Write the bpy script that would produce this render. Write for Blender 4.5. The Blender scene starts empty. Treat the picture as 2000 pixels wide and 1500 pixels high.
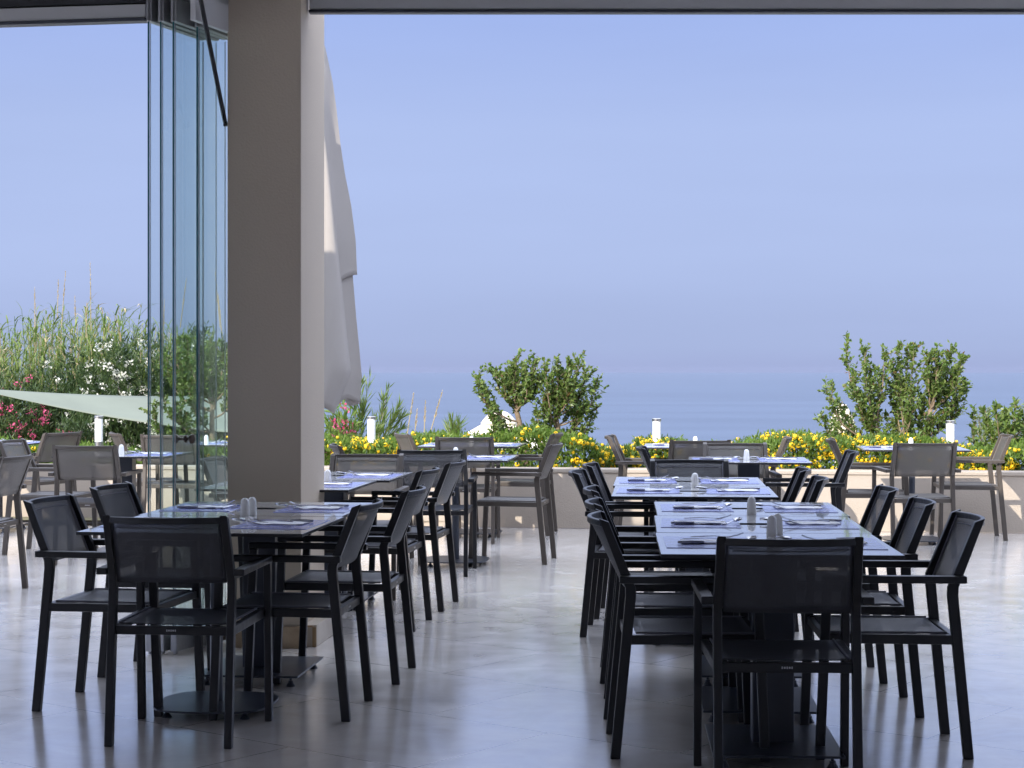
import bpy, math, random
from mathutils import Vector, Matrix
R = math.radians
sc = bpy.context.scene
COL = sc.collection

# ------------------------------------------------------------------ camera
F, CX, Y0, H = 3550.0, 1000.0, 721.0, 1.40          # focal length in photo pixels, centre column, eye level row, eye height
cam = bpy.data.cameras.new('camera'); camo = bpy.data.objects.new('camera', cam); COL.objects.link(camo)
camo.location = (0, 0, H); camo.rotation_euler = (R(90), 0, 0)
cam.sensor_width = 36; cam.lens = 36 * F / 2000.0; cam.shift_y = -(750 - Y0) / 2000.0
cam.clip_start = .05; cam.clip_end = 20000
sc.camera = camo

# ------------------------------------------------------------------ sky and sun
SUN = Vector((-1.22, -2.0, 1.17)).normalized()       # towards the sun
el = math.asin(SUN.z); az = math.atan2(SUN.x, SUN.y)
w = bpy.data.worlds.new('World'); sc.world = w; w.use_nodes = True
nt = w.node_tree; nt.nodes.clear()
sky = nt.nodes.new('ShaderNodeTexSky'); sky.sky_type = 'NISHITA'; sky.sun_disc = False
sky.sun_elevation = el; sky.sun_rotation = az % (2 * math.pi)
sky.air_density = 1.0; sky.dust_density = 1.2; sky.ozone_density = 1.6
# the low sky over the sea is an even periwinkle haze; higher up the ramp is brightened to light the terrace
geo = nt.nodes.new('ShaderNodeTexCoord'); sep = nt.nodes.new('ShaderNodeSeparateXYZ'); nt.links.new(geo.outputs['Generated'], sep.inputs[0])
hz_ = nt.nodes.new('ShaderNodeValToRGB'); nt.links.new(sep.outputs[2], hz_.inputs[0])
K = 4.0 / .15 / 2 ** 1.2
stops = [(0.0, (.37, .435, .70)), (.012, (.40, .484, .755)), (.06, (.438, .538, .835)), (.13, (.428, .535, .855)), (.20, (.352, .468, .850)), (.40, (1.35, 1.5, 2.0)), (.75, (3.0, 3.3, 4.0))]
while len(hz_.color_ramp.elements) < len(stops): hz_.color_ramp.elements.new(.5)
for e_, (p_, c_) in zip(hz_.color_ramp.elements, stops): e_.position = p_; e_.color = (c_[0] / 4, c_[1] / 4, c_[2] / 4, 1)
sca = nt.nodes.new('ShaderNodeVectorMath'); sca.operation = 'SCALE'; sca.inputs['Scale'].default_value = K; cn = nt.nodes.new('ShaderNodeTexNoise'); cm = nt.nodes.new('ShaderNodeMapping'); cm.inputs['Scale'].default_value = (1.6, 1.6, 11); nt.links.new(geo.outputs['Generated'], cm.inputs[0]); nt.links.new(cm.outputs[0], cn.inputs[0])
cn.inputs['Scale'].default_value = 1.3; cn.inputs['Detail'].default_value = 5; cv = nt.nodes.new('ShaderNodeMapRange'); cv.inputs[1].default_value = .3; cv.inputs[2].default_value = .7; cv.inputs[3].default_value = .965; cv.inputs[4].default_value = 1.045
nt.links.new(cn.outputs[0], cv.inputs[0]); cs_ = nt.nodes.new('ShaderNodeVectorMath'); cs_.operation = 'SCALE'; nt.links.new(hz_.outputs[0], cs_.inputs[0]); nt.links.new(cv.outputs[0], cs_.inputs['Scale'])
nt.links.new(cs_.outputs[0], sca.inputs[0])
fac = nt.nodes.new('ShaderNodeMapRange'); fac.inputs[1].default_value = .5; fac.inputs[2].default_value = 1.0; fac.inputs[3].default_value = 1; fac.inputs[4].default_value = .85
nt.links.new(sep.outputs[2], fac.inputs[0])
tint = nt.nodes.new('ShaderNodeMix'); tint.data_type = 'RGBA'; nt.links.new(fac.outputs[0], tint.inputs[0]); nt.links.new(sca.outputs[0], tint.inputs[7])
bg = nt.nodes.new('ShaderNodeBackground'); bg.inputs[1].default_value = .15
wo = nt.nodes.new('ShaderNodeOutputWorld')
nt.links.new(sky.outputs[0], tint.inputs[6]); nt.links.new(tint.outputs[2], bg.inputs[0]); nt.links.new(bg.outputs[0], wo.inputs[0])
sl = bpy.data.lights.new('sun', 'SUN'); sl.energy = 2.9; sl.angle = R(.5); sl.color = (1, .93, .83)
so = bpy.data.objects.new('sun', sl); COL.objects.link(so)
so.rotation_euler = (-SUN).to_track_quat('-Z', 'Y').to_euler(); so.location = (-6, -10, 12)
sc.view_settings.view_transform = 'Standard'; sc.view_settings.look = 'None'
sc.view_settings.exposure = 1.2; sc.view_settings.gamma = 1
sc.render.engine = 'CYCLES'

# ------------------------------------------------------------------ helpers
def D(py, z=0.0): return (H - z) * F / (py - Y0)
def at(px, py, z=0.0):
    d = D(py, z); return Vector(((px - CX) / F * d, d, z))
def atd(px, py, d): return Vector(((px - CX) / F * d, d, H - (py - Y0) / F * d))

def tag(o, label=None, cat=None, group=None, kind=None):
    if label: o['label'] = label
    if cat: o['category'] = cat
    if group: o['group'] = group
    if kind: o['kind'] = kind
    return o
def empty(name, loc=(0, 0, 0), rz=0.0):
    o = bpy.data.objects.new(name, None); COL.objects.link(o); o.empty_display_size = .1
    o.location = loc; o.rotation_euler = (0, 0, rz); return o
KIDS = {}
def kids(o): return KIDS.get(o, [])
def copy_tree(o, parent=None):
    c = o.copy(); COL.objects.link(c); c.parent = parent
    if parent: KIDS.setdefault(parent, []).append(c)
    for k in kids(o): copy_tree(k, c)
    return c

class MB:
    def __init__(s): s.v = []; s.f = []; s.m = []
    def add(s, vs, fs, mi=0):
        b = len(s.v); s.v += [tuple(x) for x in vs]
        s.f += [tuple(b + i for i in f) for f in fs]; s.m += [mi] * len(fs)
    def box(s, c, d, mi=0, M=None, top=None):
        x, y, z = d[0] / 2, d[1] / 2, d[2] / 2
        vs = [Vector((c[0] + i * x, c[1] + j * y, c[2] + k * z)) for k in (-1, 1) for j in (-1, 1) for i in (-1, 1)]
        if M: vs = [M @ p for p in vs]
        b = len(s.v)
        s.add(vs, [(0, 2, 3, 1), (4, 5, 7, 6), (0, 1, 5, 4), (1, 3, 7, 5), (3, 2, 6, 7), (2, 0, 4, 6)], mi)
        if top is not None: s.m[-5] = top
    def bar(s, pts, w, h, up=Vector((0, 0, 1)), mi=0, taper=None):
        """rectangular section swept along pts; w along side, h along the other"""
        pts = [Vector(p) for p in pts]; n = len(pts); rings = []
        for i, p in enumerate(pts):
            t = (pts[min(i + 1, n - 1)] - pts[max(i - 1, 0)]).normalized()
            side = t.cross(up)
            side = side.normalized() if side.length > 1e-5 else Vector((1, 0, 0))
            u = side.cross(t).normalized()
            k = taper[i] if taper else 1
            rings.append([p + side * (a * w / 2 * k) + u * (b * h / 2 * k) for a, b in ((-1, -1), (1, -1), (1, 1), (-1, 1))])
        vs = [q for r in rings for q in r]; fs = [(3, 2, 1, 0), tuple(4 * (n - 1) + i for i in range(4))]
        for i in range(n - 1):
            for j in range(4):
                a = 4 * i + j; b = 4 * i + (j + 1) % 4
                fs.append((a, b, b + 4, a + 4))
        s.add(vs, fs, mi)
    def tube(s, pts, rad, n=8, mi=0, cap=True):
        pts = [Vector(p) for p in pts]; m = len(pts)
        if not isinstance(rad, (list, tuple)): rad = [rad] * m
        vs = []; prev = None
        for i, p in enumerate(pts):
            t = (pts[min(i + 1, m - 1)] - pts[max(i - 1, 0)])
            t = t.normalized() if t.length > 1e-7 else Vector((0, 0, 1))
            if prev is None: prev = Vector((1, 0, 0)) if abs(t.x) < .9 else Vector((0, 1, 0))
            a = (prev - t * prev.dot(t)).normalized(); prev = a; b = t.cross(a)
            for k in range(n):
                q = 2 * math.pi * k / n; vs.append(p + (a * math.cos(q) + b * math.sin(q)) * rad[i])
        fs = [(i * n + k, i * n + (k + 1) % n, (i + 1) * n + (k + 1) % n, (i + 1) * n + k) for i in range(m - 1) for k in range(n)]
        if cap: fs += [tuple(range(n - 1, -1, -1)), tuple((m - 1) * n + k for k in range(n))]
        s.add(vs, fs, mi)
    def grid(s, rows, mi=0, closed=False):
        n = len(rows[0]); vs = [p for r in rows for p in r]; fs = []
        for i in range(len(rows) - 1):
            for j in range(n if closed else n - 1):
                k = (j + 1) % n
                fs.append((i * n + j, i * n + k, (i + 1) * n + k, (i + 1) * n + j))
        s.add(vs, fs, mi)
    def build(s, name, mats, parent=None, smooth=False, bevel=0, solid=0, seg=2):
        me = bpy.data.meshes.new(name); me.from_pydata(s.v, [], s.f)
        if not isinstance(mats, (list, tuple)): mats = [mats]
        for m in mats: me.materials.append(m)
        if max(s.m, default=0): me.polygons.foreach_set('material_index', s.m)
        if smooth is True: me.polygons.foreach_set('use_smooth', [True] * len(me.polygons))
        me.update(); o = bpy.data.objects.new(name, me); COL.objects.link(o)
        if smooth == 'auto':
            me.polygons.foreach_set('use_smooth', [True] * len(me.polygons)); me.set_sharp_from_angle(angle=R(35))
        if solid:
            q = o.modifiers.new('solid', 'SOLIDIFY'); q.thickness = solid; q.offset = 0
        if bevel:
            q = o.modifiers.new('bevel', 'BEVEL'); q.width = bevel; q.segments = seg; q.limit_method = 'ANGLE'; q.angle_limit = R(40); q.harden_normals = False
        if parent: o.parent = parent; KIDS.setdefault(parent, []).append(o)
        return o

# ------------------------------------------------------------------ materials
def mat(name, col, rough=.5, metal=0, spec=.5, noise=0, nscale=8, bump=0, bscale=60, col2=None, rn=0, island=0, transl=0, alpha=0, coat=0, sheen=0):
    m = bpy.data.materials.new(name); m.use_nodes = True; n = m.node_tree; N = n.nodes; L = n.links
    b = N['Principled BSDF']; out = N['Material Output']
    b.inputs['Base Color'].default_value = (*col, 1); b.inputs['Roughness'].default_value = rough
    b.inputs['Metallic'].default_value = metal; b.inputs['Specular IOR Level'].default_value = spec
    b.inputs['Coat Weight'].default_value = coat
    src = None
    tc = N.new('ShaderNodeTexCoord')
    if noise or island or rn:
        nz = N.new('ShaderNodeTexNoise'); nz.inputs['Scale'].default_value = nscale; nz.inputs['Detail'].default_value = 6
        L.new(tc.outputs['Object'], nz.inputs['Vector'])
    if noise or island:
        c2 = col2 or tuple(c * .6 for c in col)
        mx = N.new('ShaderNodeMix'); mx.data_type = 'RGBA'
        mx.inputs[6].default_value = (*col, 1); mx.inputs[7].default_value = (*c2, 1)
        if island:
            g = N.new('ShaderNodeNewGeometry'); L.new(g.outputs['Random Per Island'], mx.inputs[0])
        else:
            cr = N.new('ShaderNodeMapRange'); cr.inputs[1].default_value = .35; cr.inputs[2].default_value = .7; cr.inputs[4].default_value = noise
            L.new(nz.outputs[0], cr.inputs[0]); L.new(cr.outputs[0], mx.inputs[0])
        L.new(mx.outputs[2], b.inputs['Base Color']); src = mx.outputs[2]
    if rn:
        rr = N.new('ShaderNodeMapRange'); rr.inputs[3].default_value = rough - rn; rr.inputs[4].default_value = rough + rn
        rr.inputs[1].default_value = .3; rr.inputs[2].default_value = .7
        L.new(nz.outputs[0], rr.inputs[0]); L.new(rr.outputs[0], b.inputs['Roughness'])
    if bump:
        n2 = N.new('ShaderNodeTexNoise'); n2.inputs['Scale'].default_value = bscale; n2.inputs['Detail'].default_value = 5
        L.new(tc.outputs['Object'], n2.inputs['Vector'])
        bp = N.new('ShaderNodeBump'); bp.inputs['Strength'].default_value = bump; bp.inputs['Distance'].default_value = .01
        L.new(n2.outputs[0], bp.inputs['Height']); L.new(bp.outputs[0], b.inputs['Normal'])
    last = b.outputs[0]
    if transl:
        t = N.new('ShaderNodeBsdfTranslucent'); t.inputs[0].default_value = (*col, 1)
        if src: L.new(src, t.inputs[0])
        ms = N.new('ShaderNodeMixShader'); ms.inputs[0].default_value = transl
        L.new(last, ms.inputs[1]); L.new(t.outputs[0], ms.inputs[2]); last = ms.outputs[0]
    if alpha:
        t = N.new('ShaderNodeBsdfTransparent')
        ms = N.new('ShaderNodeMixShader'); ms.inputs[0].default_value = alpha
        L.new(last, ms.inputs[1]); L.new(t.outputs[0], ms.inputs[2]); last = ms.outputs[0]
    if last is not b.outputs[0]: L.new(last, out.inputs[0])
    return m

M = {}
M['black_metal'] = mat('black_metal', (.006, .006, .008), .36, spec=.5, rn=.06, nscale=30)
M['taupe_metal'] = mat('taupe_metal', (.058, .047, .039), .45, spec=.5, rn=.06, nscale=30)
def mesh_fabric(name, col, al):
    """woven sling cloth: fine weave that lets part of the light through its holes"""
    m = mat(name, col, .5, spec=.8, alpha=al, noise=.25, nscale=5)
    n = m.node_tree; N = n.nodes; L = n.links; b = N['Principled BSDF']
    tc = N.new('ShaderNodeTexCoord'); wv = N.new('ShaderNodeTexWave'); wv.inputs['Scale'].default_value = 160; wv.bands_direction = 'X'
    w2 = N.new('ShaderNodeTexWave'); w2.inputs['Scale'].default_value = 160; w2.bands_direction = 'Z'
    ad = N.new('ShaderNodeMath'); L.new(tc.outputs['Object'], wv.inputs[0]); L.new(tc.outputs['Object'], w2.inputs[0])
    L.new(wv.outputs[1], ad.inputs[0]); L.new(w2.outputs[1], ad.inputs[1])
    bp = N.new('ShaderNodeBump'); bp.inputs['Strength'].default_value = .25; bp.inputs['Distance'].default_value = .001
    L.new(ad.outputs[0], bp.inputs['Height']); L.new(bp.outputs[0], b.inputs['Normal'])
    return m
M['black_sling'] = mesh_fabric('black_sling', (.043, .045, .055), .25)
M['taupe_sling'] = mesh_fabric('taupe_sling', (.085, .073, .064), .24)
M['seam_black'] = mat('seam_black', (.17, .17, .20), .5)
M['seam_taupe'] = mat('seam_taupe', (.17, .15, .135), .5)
M['plate'] = mat('plate_metal', (.5, .5, .52), .35, metal=.8)
M['laminate'] = mat('laminate', (.64, .64, .64), .17, spec=.8, noise=.35, nscale=3, col2=(.57, .57, .575), rn=.03, coat=.8)
M['laminate'].node_tree.nodes['Principled BSDF'].inputs['Coat IOR'].default_value = 1.8
M['hpl_edge'] = mat('laminate_black_edge', (.02, .02, .025), .4)
M['base_metal'] = mat('base_metal', (.026, .032, .048), .3, spec=.6, rn=.03, nscale=3)
M['mat_blue'] = mat('placemat_blue', (.34, .38, .80), .25, spec=.9, coat=.5, noise=.3, nscale=20, bump=.1, bscale=400)
M['napkin'] = mat('napkin_white', (.90, .90, .92), .6, bump=.3, bscale=120)
M['steel'] = mat('cutlery_steel', (.62, .62, .65), .16, metal=1)
M['steel_dark'] = mat('knife_handle', (.30, .30, .33), .25, metal=1)
M['ceramic'] = mat('ceramic_white', (.80, .79, .76), .22, coat=.3)
M['chrome'] = mat('brushed_steel', (.55, .53, .50), .3, metal=1, bump=.05, bscale=300)
M['lamp_glass'] = mat('lamp_opal', (.82, .82, .80), .25)
M['column_paint'] = mat('column_paint', (.53, .445, .345), .62, noise=.4, nscale=1.6, col2=(.48, .40, .31), bump=.25, bscale=90)
M['travertine'] = mat('travertine', (.46, .34, .22), .4, noise=.8, nscale=9, col2=(.30, .20, .12), bump=.2, bscale=40)
M['stone_light'] = mat('skirting_pale', (.55, .49, .42), .4, noise=.6, nscale=9, col2=(.44, .38, .31))
M['grout'] = mat('grout', (.33, .22, .12), .8)
M['beam'] = mat('beam_paint', (.48, .48, .48), .5, noise=.2, nscale=2)
M['beam_light'] = mat('track_paint', (.62, .62, .62), .5, noise=.2, nscale=2)
M['beam_dark'] = mat('beam_seal', (.035, .04, .055), .4)
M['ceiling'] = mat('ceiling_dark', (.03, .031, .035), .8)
M['roof'] = mat('roof_plaster', (.40, .40, .42), .8)
M['bounce_paving'] = mat('bounce_paving', (.36, .36, .37), .85, noise=.4, nscale=.8)
M['room'] = mat('room_wall', (.30, .26, .22), .8, noise=.3, nscale=.7)
M['alu'] = mat('aluminium', (.36, .36, .37), .35, metal=.6, noise=.2, nscale=20)
M['wall'] = mat('planter_render', (.37, .315, .26), .8, noise=.6, nscale=1.3, col2=(.345, .30, .25), bump=.35, bscale=70)
M['soil'] = mat('soil', (.07, .05, .035), .95, bump=.6, bscale=30)
M['earth'] = mat('earth', (.16, .14, .08), .95, noise=.8, nscale=.25, col2=(.07, .09, .035), bump=.6, bscale=4)
M['canvas'] = mat('canvas_beige', (.36, .33, .305), .85, noise=.35, nscale=1.5, col2=(.33, .30, .275), bump=.15, bscale=220, transl=.12)
M['canvas_cream'] = mat('canvas_cream', (.78, .70, .56), .85, bump=.1, bscale=60, transl=.2)
M['sail'] = mat('sail_cloth', (.23, .255, .20), .8, noise=.3, nscale=1.5, bump=.1, bscale=60, transl=.3)
M['leaf'] = mat('leaf_green', (.075, .14, .025), .42, spec=.45, island=1, col2=(.16, .21, .05), transl=.28)
M['leaf_dark'] = mat('leaf_dark', (.03, .062, .018), .5, spec=.4, island=1, col2=(.06, .095, .028), transl=.2)
M['leaf_hedge'] = mat('leaf_hedge', (.075, .15, .02), .5, spec=.4, island=1, col2=(.16, .23, .045), transl=.3)
M['leaf_old'] = mat('leaf_russet', (.16, .09, .035), .6, island=1, col2=(.11, .12, .03), transl=.2)
M['reed'] = mat('reed_leaf', (.08, .14, .025), .5, island=1, col2=(.19, .25, .055), transl=.3)
M['reed_dry'] = mat('reed_dry', (.36, .28, .16), .7, island=1, col2=(.46, .38, .24), transl=.2)
M['olive'] = mat('leaf_greygreen', (.16, .20, .10), .55, island=1, col2=(.22, .27, .13), transl=.25)
M['bark'] = mat('bark', (.27, .20, .13), .85, noise=.8, nscale=25, col2=(.14, .10, .07), bump=.7, bscale=60)
M['yellow'] = mat('petal_yellow', (.85, .52, .008), .6, island=1, col2=(.88, .64, .02), transl=.25)
M['pink'] = mat('petal_pink', (.62, .06, .17), .6, island=1, col2=(.72, .15, .30), transl=.3)
M['white'] = mat('petal_white', (.78, .77, .70), .6, island=1, col2=(.66, .66, .55), transl=.3)
M['bronze'] = mat('knob_bronze', (.12, .095, .08), .28, metal=1)

def glass_mat():
    m = bpy.data.materials.new('clear_glass'); m.use_nodes = True; N = m.node_tree.nodes; L = m.node_tree.links; N.clear()
    o = N.new('ShaderNodeOutputMaterial'); t = N.new('ShaderNodeBsdfTransparent'); t.inputs[0].default_value = (.955, .985, .98, 1)
    g = N.new('ShaderNodeBsdfGlossy'); g.inputs['Roughness'].default_value = .015; g.inputs[0].default_value = (.95, 1, 1, 1)
    lw = N.new('ShaderNodeLayerWeight'); lw.inputs[0].default_value = .5
    pw = N.new('ShaderNodeMath'); pw.operation = 'POWER'; pw.inputs[1].default_value = 5; L.new(lw.outputs['Facing'], pw.inputs[0])
    fr = N.new('ShaderNodeMath'); fr.operation = 'MULTIPLY_ADD'; fr.inputs[1].default_value = .96; fr.inputs[2].default_value = .04; L.new(pw.outputs[0], fr.inputs[0])
    mx = N.new('ShaderNodeMixShader'); L.new(fr.outputs[0], mx.inputs[0]); L.new(t.outputs[0], mx.inputs[1]); L.new(g.outputs[0], mx.inputs[2]); L.new(mx.outputs[0], o.inputs[0])
    return m
M['glass'] = glass_mat()
M['seal'] = mat('clear_seal', (.42, .48, .52), .3, alpha=.45)
M['glass_edge'] = mat('glass_edge', (.02, .11, .125), .15, spec=.6)

def floor_mat():
    m = mat('polished_stone', (.44, .40, .38), .2, spec=.6, coat=1.0); N = m.node_tree.nodes; L = m.node_tree.links; b = N['Principled BSDF']
    tc = N.new('ShaderNodeTexCoord'); mp = N.new('ShaderNodeMapping'); mp.inputs['Rotation'].default_value = (0, 0, R(38))
    L.new(tc.outputs['Object'], mp.inputs[0])
    br = N.new('ShaderNodeTexBrick'); br.offset = .5; br.inputs['Scale'].default_value = 1
    br.inputs['Brick Width'].default_value = 1.2; br.inputs['Row Height'].default_value = .8; br.inputs['Mortar Size'].default_value = .0034
    br.inputs['Color1'].default_value = (.82, .785, .75, 1); br.inputs['Color2'].default_value = (.79, .755, .72, 1); br.inputs['Mortar'].default_value = (.42, .38, .35, 1)
    br.inputs['Mortar Smooth'].default_value = .3
    L.new(mp.outputs[0], br.inputs[0])
    n1 = N.new('ShaderNodeTexNoise'); n1.inputs['Scale'].default_value = 2.2; n1.inputs['Detail'].default_value = 9; n1.inputs['Roughness'].default_value = .62
    n1.inputs['Distortion'].default_value = .8; L.new(tc.outputs['Object'], n1.inputs[0])
    cr = N.new('ShaderNodeValToRGB'); cr.color_ramp.elements[0].position = .36; cr.color_ramp.elements[0].color = (.87, .83, .80, 1)
    cr.color_ramp.elements[1].position = .62; cr.color_ramp.elements[1].color = (1.08, 1.06, 1.05, 1)
    L.new(n1.outputs[0], cr.inputs[0])
    mx = N.new('ShaderNodeMix'); mx.data_type = 'RGBA'; mx.blend_type = 'MULTIPLY'; mx.inputs[0].default_value = .7
    L.new(br.outputs[0], mx.inputs[6]); L.new(cr.outputs[0], mx.inputs[7]); L.new(mx.outputs[2], b.inputs['Base Color'])
    n2 = N.new('ShaderNodeTexNoise'); n2.inputs['Scale'].default_value = 5; n2.inputs['Detail'].default_value = 5; L.new(tc.outputs['Object'], n2.inputs[0])
    rr = N.new('ShaderNodeMapRange'); rr.inputs[1].default_value = .3; rr.inputs[2].default_value = .7; rr.inputs[3].default_value = .15; rr.inputs[4].default_value = .22
    L.new(n2.outputs[0], rr.inputs[0]); L.new(rr.outputs[0], b.inputs['Roughness']); L.new(rr.outputs[0], b.inputs['Coat Roughness'])
    b.inputs['Coat IOR'].default_value = 2.0
    n3 = N.new('ShaderNodeTexNoise'); n3.inputs['Scale'].default_value = 7; n3.inputs['Detail'].default_value = 2; L.new(tc.outputs['Object'], n3.inputs[0])
    ad = N.new('ShaderNodeMath'); ad.operation = 'MULTIPLY_ADD'; ad.inputs[1].default_value = -.6; L.new(br.outputs['Fac'], ad.inputs[0]); L.new(n3.outputs[0], ad.inputs[2])
    bp = N.new('ShaderNodeBump'); bp.inputs['Strength'].default_value = .10; bp.inputs['Distance'].default_value = .01
    L.new(ad.outputs[0], bp.inputs['Height']); L.new(bp.outputs[0], b.inputs['Normal'])
    return m
M['floor'] = floor_mat()

def sea_mat():
    m = mat('sea_water', (.055, .12, .24), .14, spec=.16); m.node_tree.nodes['Principled BSDF'].inputs['Specular Tint'].default_value = (.72, .76, .82, 1); N = m.node_tree.nodes; L = m.node_tree.links; b = N['Principled BSDF']
    tc = N.new('ShaderNodeTexCoord'); mp = N.new('ShaderNodeMapping'); mp.inputs['Scale'].default_value = (.012, .05, 1)
    L.new(tc.outputs['Object'], mp.inputs[0]); nz = N.new('ShaderNodeTexNoise'); nz.inputs['Scale'].default_value = 1; nz.inputs['Detail'].default_value = 8; L.new(mp.outputs[0], nz.inputs[0])
    bp = N.new('ShaderNodeBump'); bp.inputs['Strength'].default_value = .2; bp.inputs['Distance'].default_value = 1
    L.new(nz.outputs[0], bp.inputs['Height']); L.new(bp.outputs[0], b.inputs['Normal'])
    m2 = N.new('ShaderNodeMapping'); m2.inputs['Scale'].default_value = (.006, .03, 1); L.new(tc.outputs['Object'], m2.inputs[0])
    n2 = N.new('ShaderNodeTexNoise'); n2.inputs['Scale'].default_value = 1; n2.inputs['Detail'].default_value = 6; L.new(m2.outputs[0], n2.inputs[0])
    mx = N.new('ShaderNodeMix'); mx.data_type = 'RGBA'; mx.inputs[6].default_value = (.028, .05, .085, 1); mx.inputs[7].default_value = (.055, .085, .135, 1)
    rr = N.new('ShaderNodeMapRange'); rr.inputs[1].default_value = .35; rr.inputs[2].default_value = .65; L.new(n2.outputs[0], rr.inputs[0]); L.new(rr.outputs[0], mx.inputs[0])
    L.new(mx.outputs[2], b.inputs['Base Color'])
    return m
M['sea'] = sea_mat()

# ------------------------------------------------------------------ ground, sea, terrace floor
SW = -.132                                              # the planter wall swings towards us on the right
def wall_y(x): return 15.98 + SW * (x - .45)
ZS = -10.0; DSEA = (H - ZS) * F / 7.0
m = MB(); xs = [-14, 16]
m.add([(-14, -9, 0), (16, -9, 0), (16, wall_y(16), 0), (-14, wall_y(-14), 0)], [(0, 1, 2, 3)])
tag(m.build('terrace_floor', M['floor']), kind='structure')
m = MB(); m.add([(-70, -70, -.012), (70, -70, -.012), (70, 10, -.012), (-70, 10, -.012)], [(0, 1, 2, 3)])
tag(m.build('bounce_ground', M['bounce_paving']), kind='structure')  # unseen ground added to bounce sunlight into the room
m = MB(); rows = []
random.seed(4)
for (dy, z) in ((.05, .05), (2.2, .05), (6, -.35), (14, -1.0), (25, -1.6), (40, -2.6), (70, -6.5), (100, -10.6), (160, -14)):
    rows.append([(x, wall_y(x * .3) + dy, z + (random.uniform(-.12, .12) if dy > 3 else 0)) for x in [i * 8 - 80 for i in range(21)]])
m.grid(rows); tag(m.build('ground', M['earth'], smooth=True), kind='structure')
m = MB(); m.add([(-5000, 60, ZS), (5000, 60, ZS), (5000, DSEA, ZS), (-5000, DSEA, ZS)], [(0, 1, 2, 3)])
tag(m.build('sea', M['sea']), kind='structure')

# ------------------------------------------------------------------ planter wall
wr = math.atan(SW)
pl = empty('planter_wall', (0, wall_y(0), 0), wr)
tag(pl, 'low cream rendered planter wall running along the far edge of the terrace', 'wall')
m = MB(); m.box((.5, .11, .245), (26, .22, .49)); m.build('wall', M['wall'], pl, bevel=.006)
m = MB(); m.box((.5, .11, .508), (26.02, .245, .036)); m.build('coping', M['wall'], pl, bevel=.008)
m = MB(); m.box((.5, 1.15, .22), (26, 1.83, .44)); m.build('soil_bed', M['soil'], pl)
m = MB(); m.box((.5, 2.16, .20), (26, .18, .42)); m.build('rear_wall', M['wall'], pl)

# ------------------------------------------------------------------ the building: room, roof, column, beams
bl = empty('restaurant_building', (0, 0, 0))
tag(bl, 'dark ceilinged restaurant shell with grey beams framing the open view', 'building')
m = MB(); m.box((1, .31, 3.425), (30, 18.02, .21)); m.build('roof', M['roof'], bl)
m = MB(); m.box((-3.2, 9.18, 3.71), (2.0, .25, .37)); m.build('added_shade_block', M['beam'], bl)  # added block out of view, throws shade on the middle planter wall
m = MB()
for x in (-11.5, -5.0, 1.5, 8.0, 13.6): m.box((x, -8.5, 1.66), (4.2, .3, 3.315))
m.box((1, -8.52, 3.0), (29.6, .25, .62)); m.build('rear_wall', M['room'], bl)  # unseen wall, gaps shaped to let light in from behind
m = MB()
for y in (-4.5, .5, 5.0, 9.0):
    for x in (-13.6, 15.6): m.box((x, y, 1.66), (.3, .6, 3.315))
m.build('side_pillars', M['room'], bl)  # unseen sides left open between pillars to brighten the room
# right lintel: flat face with a dark sealing strip under it
yb = 9.30; z29 = H + (Y0 - 29) / F * yb; xL = (605 - CX) / F * yb
m = MB(); m.box(((xL + 9) / 2 + .003, yb - .025, z29 + .02 + .2), (9 - xL, .05, .4)); m.build('lintel', M['beam'], bl, bevel=.006)
m = MB(); m.box(((xL + 9) / 2, yb - .03, z29 + .0085), (9 - xL, .06, .017)); m.build('lintel_seal', M['beam_dark'], bl, bevel=.006)
# left lintel runs off at an angle
pR = atd(292, 46, 8.95); s = .155
Mx = Matrix.Translation((pR.x, pR.y, 0)) @ Matrix.Rotation(math.atan(-s), 4, 'Z')
m = MB(); m.box((-3.3, -.03, pR.z + .02 + .0325), (6.6, .06, .065), M=Mx); m.build('lintel', M['beam'], bl, bevel=.003)
m = MB(); m.box((-3.3, -.035, pR.z + .01), (6.6, .07, .018), M=Mx); m.build('lintel_seal', M['beam_dark'], bl, bevel=.003)
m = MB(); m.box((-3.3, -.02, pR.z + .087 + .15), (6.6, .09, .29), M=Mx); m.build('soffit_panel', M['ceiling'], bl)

# column with stone skirting
cs = .10; cr_ = math.atan(-cs)
d0 = D(1266); xr = (588 - CX) / F * d0; xl = (441 - CX) / F * d0
ccol = empty('column', (0, 0, 0)); tag(ccol, 'tall beige plastered square column between the glass panels and the open view', 'column')
wC = (xr - xl) / math.cos(cr_) * .995; Mc = Matrix.Translation((xr, d0, 0)) @ Matrix.Rotation(cr_, 4, 'Z')
m = MB(); m.box((-wC / 2, .29, 1.66), (wC, .58, 3.32), M=Mc); m.build('shaft', M['column_paint'], ccol, bevel=.004)
m = MB(); m.box((-wC / 2, -.009, .055), (wC + .002, .018, .11), M=Mc); m.build('skirting', M['travertine'], ccol, bevel=.002)
m = MB(); m.box((.035, .30, .055), (.07, .50, .11), M=Mc); m.build('side_plinth', M['stone_light'], ccol, bevel=.003)
m = MB(); m.box((.058, .045, .05), (.018, .008, .10), M=Mc); m.box((.02, .045, .104), (.06, .008, .006), M=Mc); m.build('grout_strip', M['grout'], ccol)

# black stay rod from column to ceiling
m = MB(); a = atd(441, 238, 9.17); b = atd(388, -20, 8.78); a = a + Vector((-.004, 0, 0))
rod = MB(); rod.tube([a, a + (b - a) * 1.12], .0115, 10); ro = rod.build('stay_rod', M['black_metal'], smooth='auto')
tag(ro, 'slim black stay rod slanting from the column side up to the ceiling', 'rod')
m.tube([a + Vector((-.006, -.004, -.012)), a + Vector((.012, -.004, -.012))], .012, 10); m.build('bracket', M['black_metal'], ro)

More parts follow.
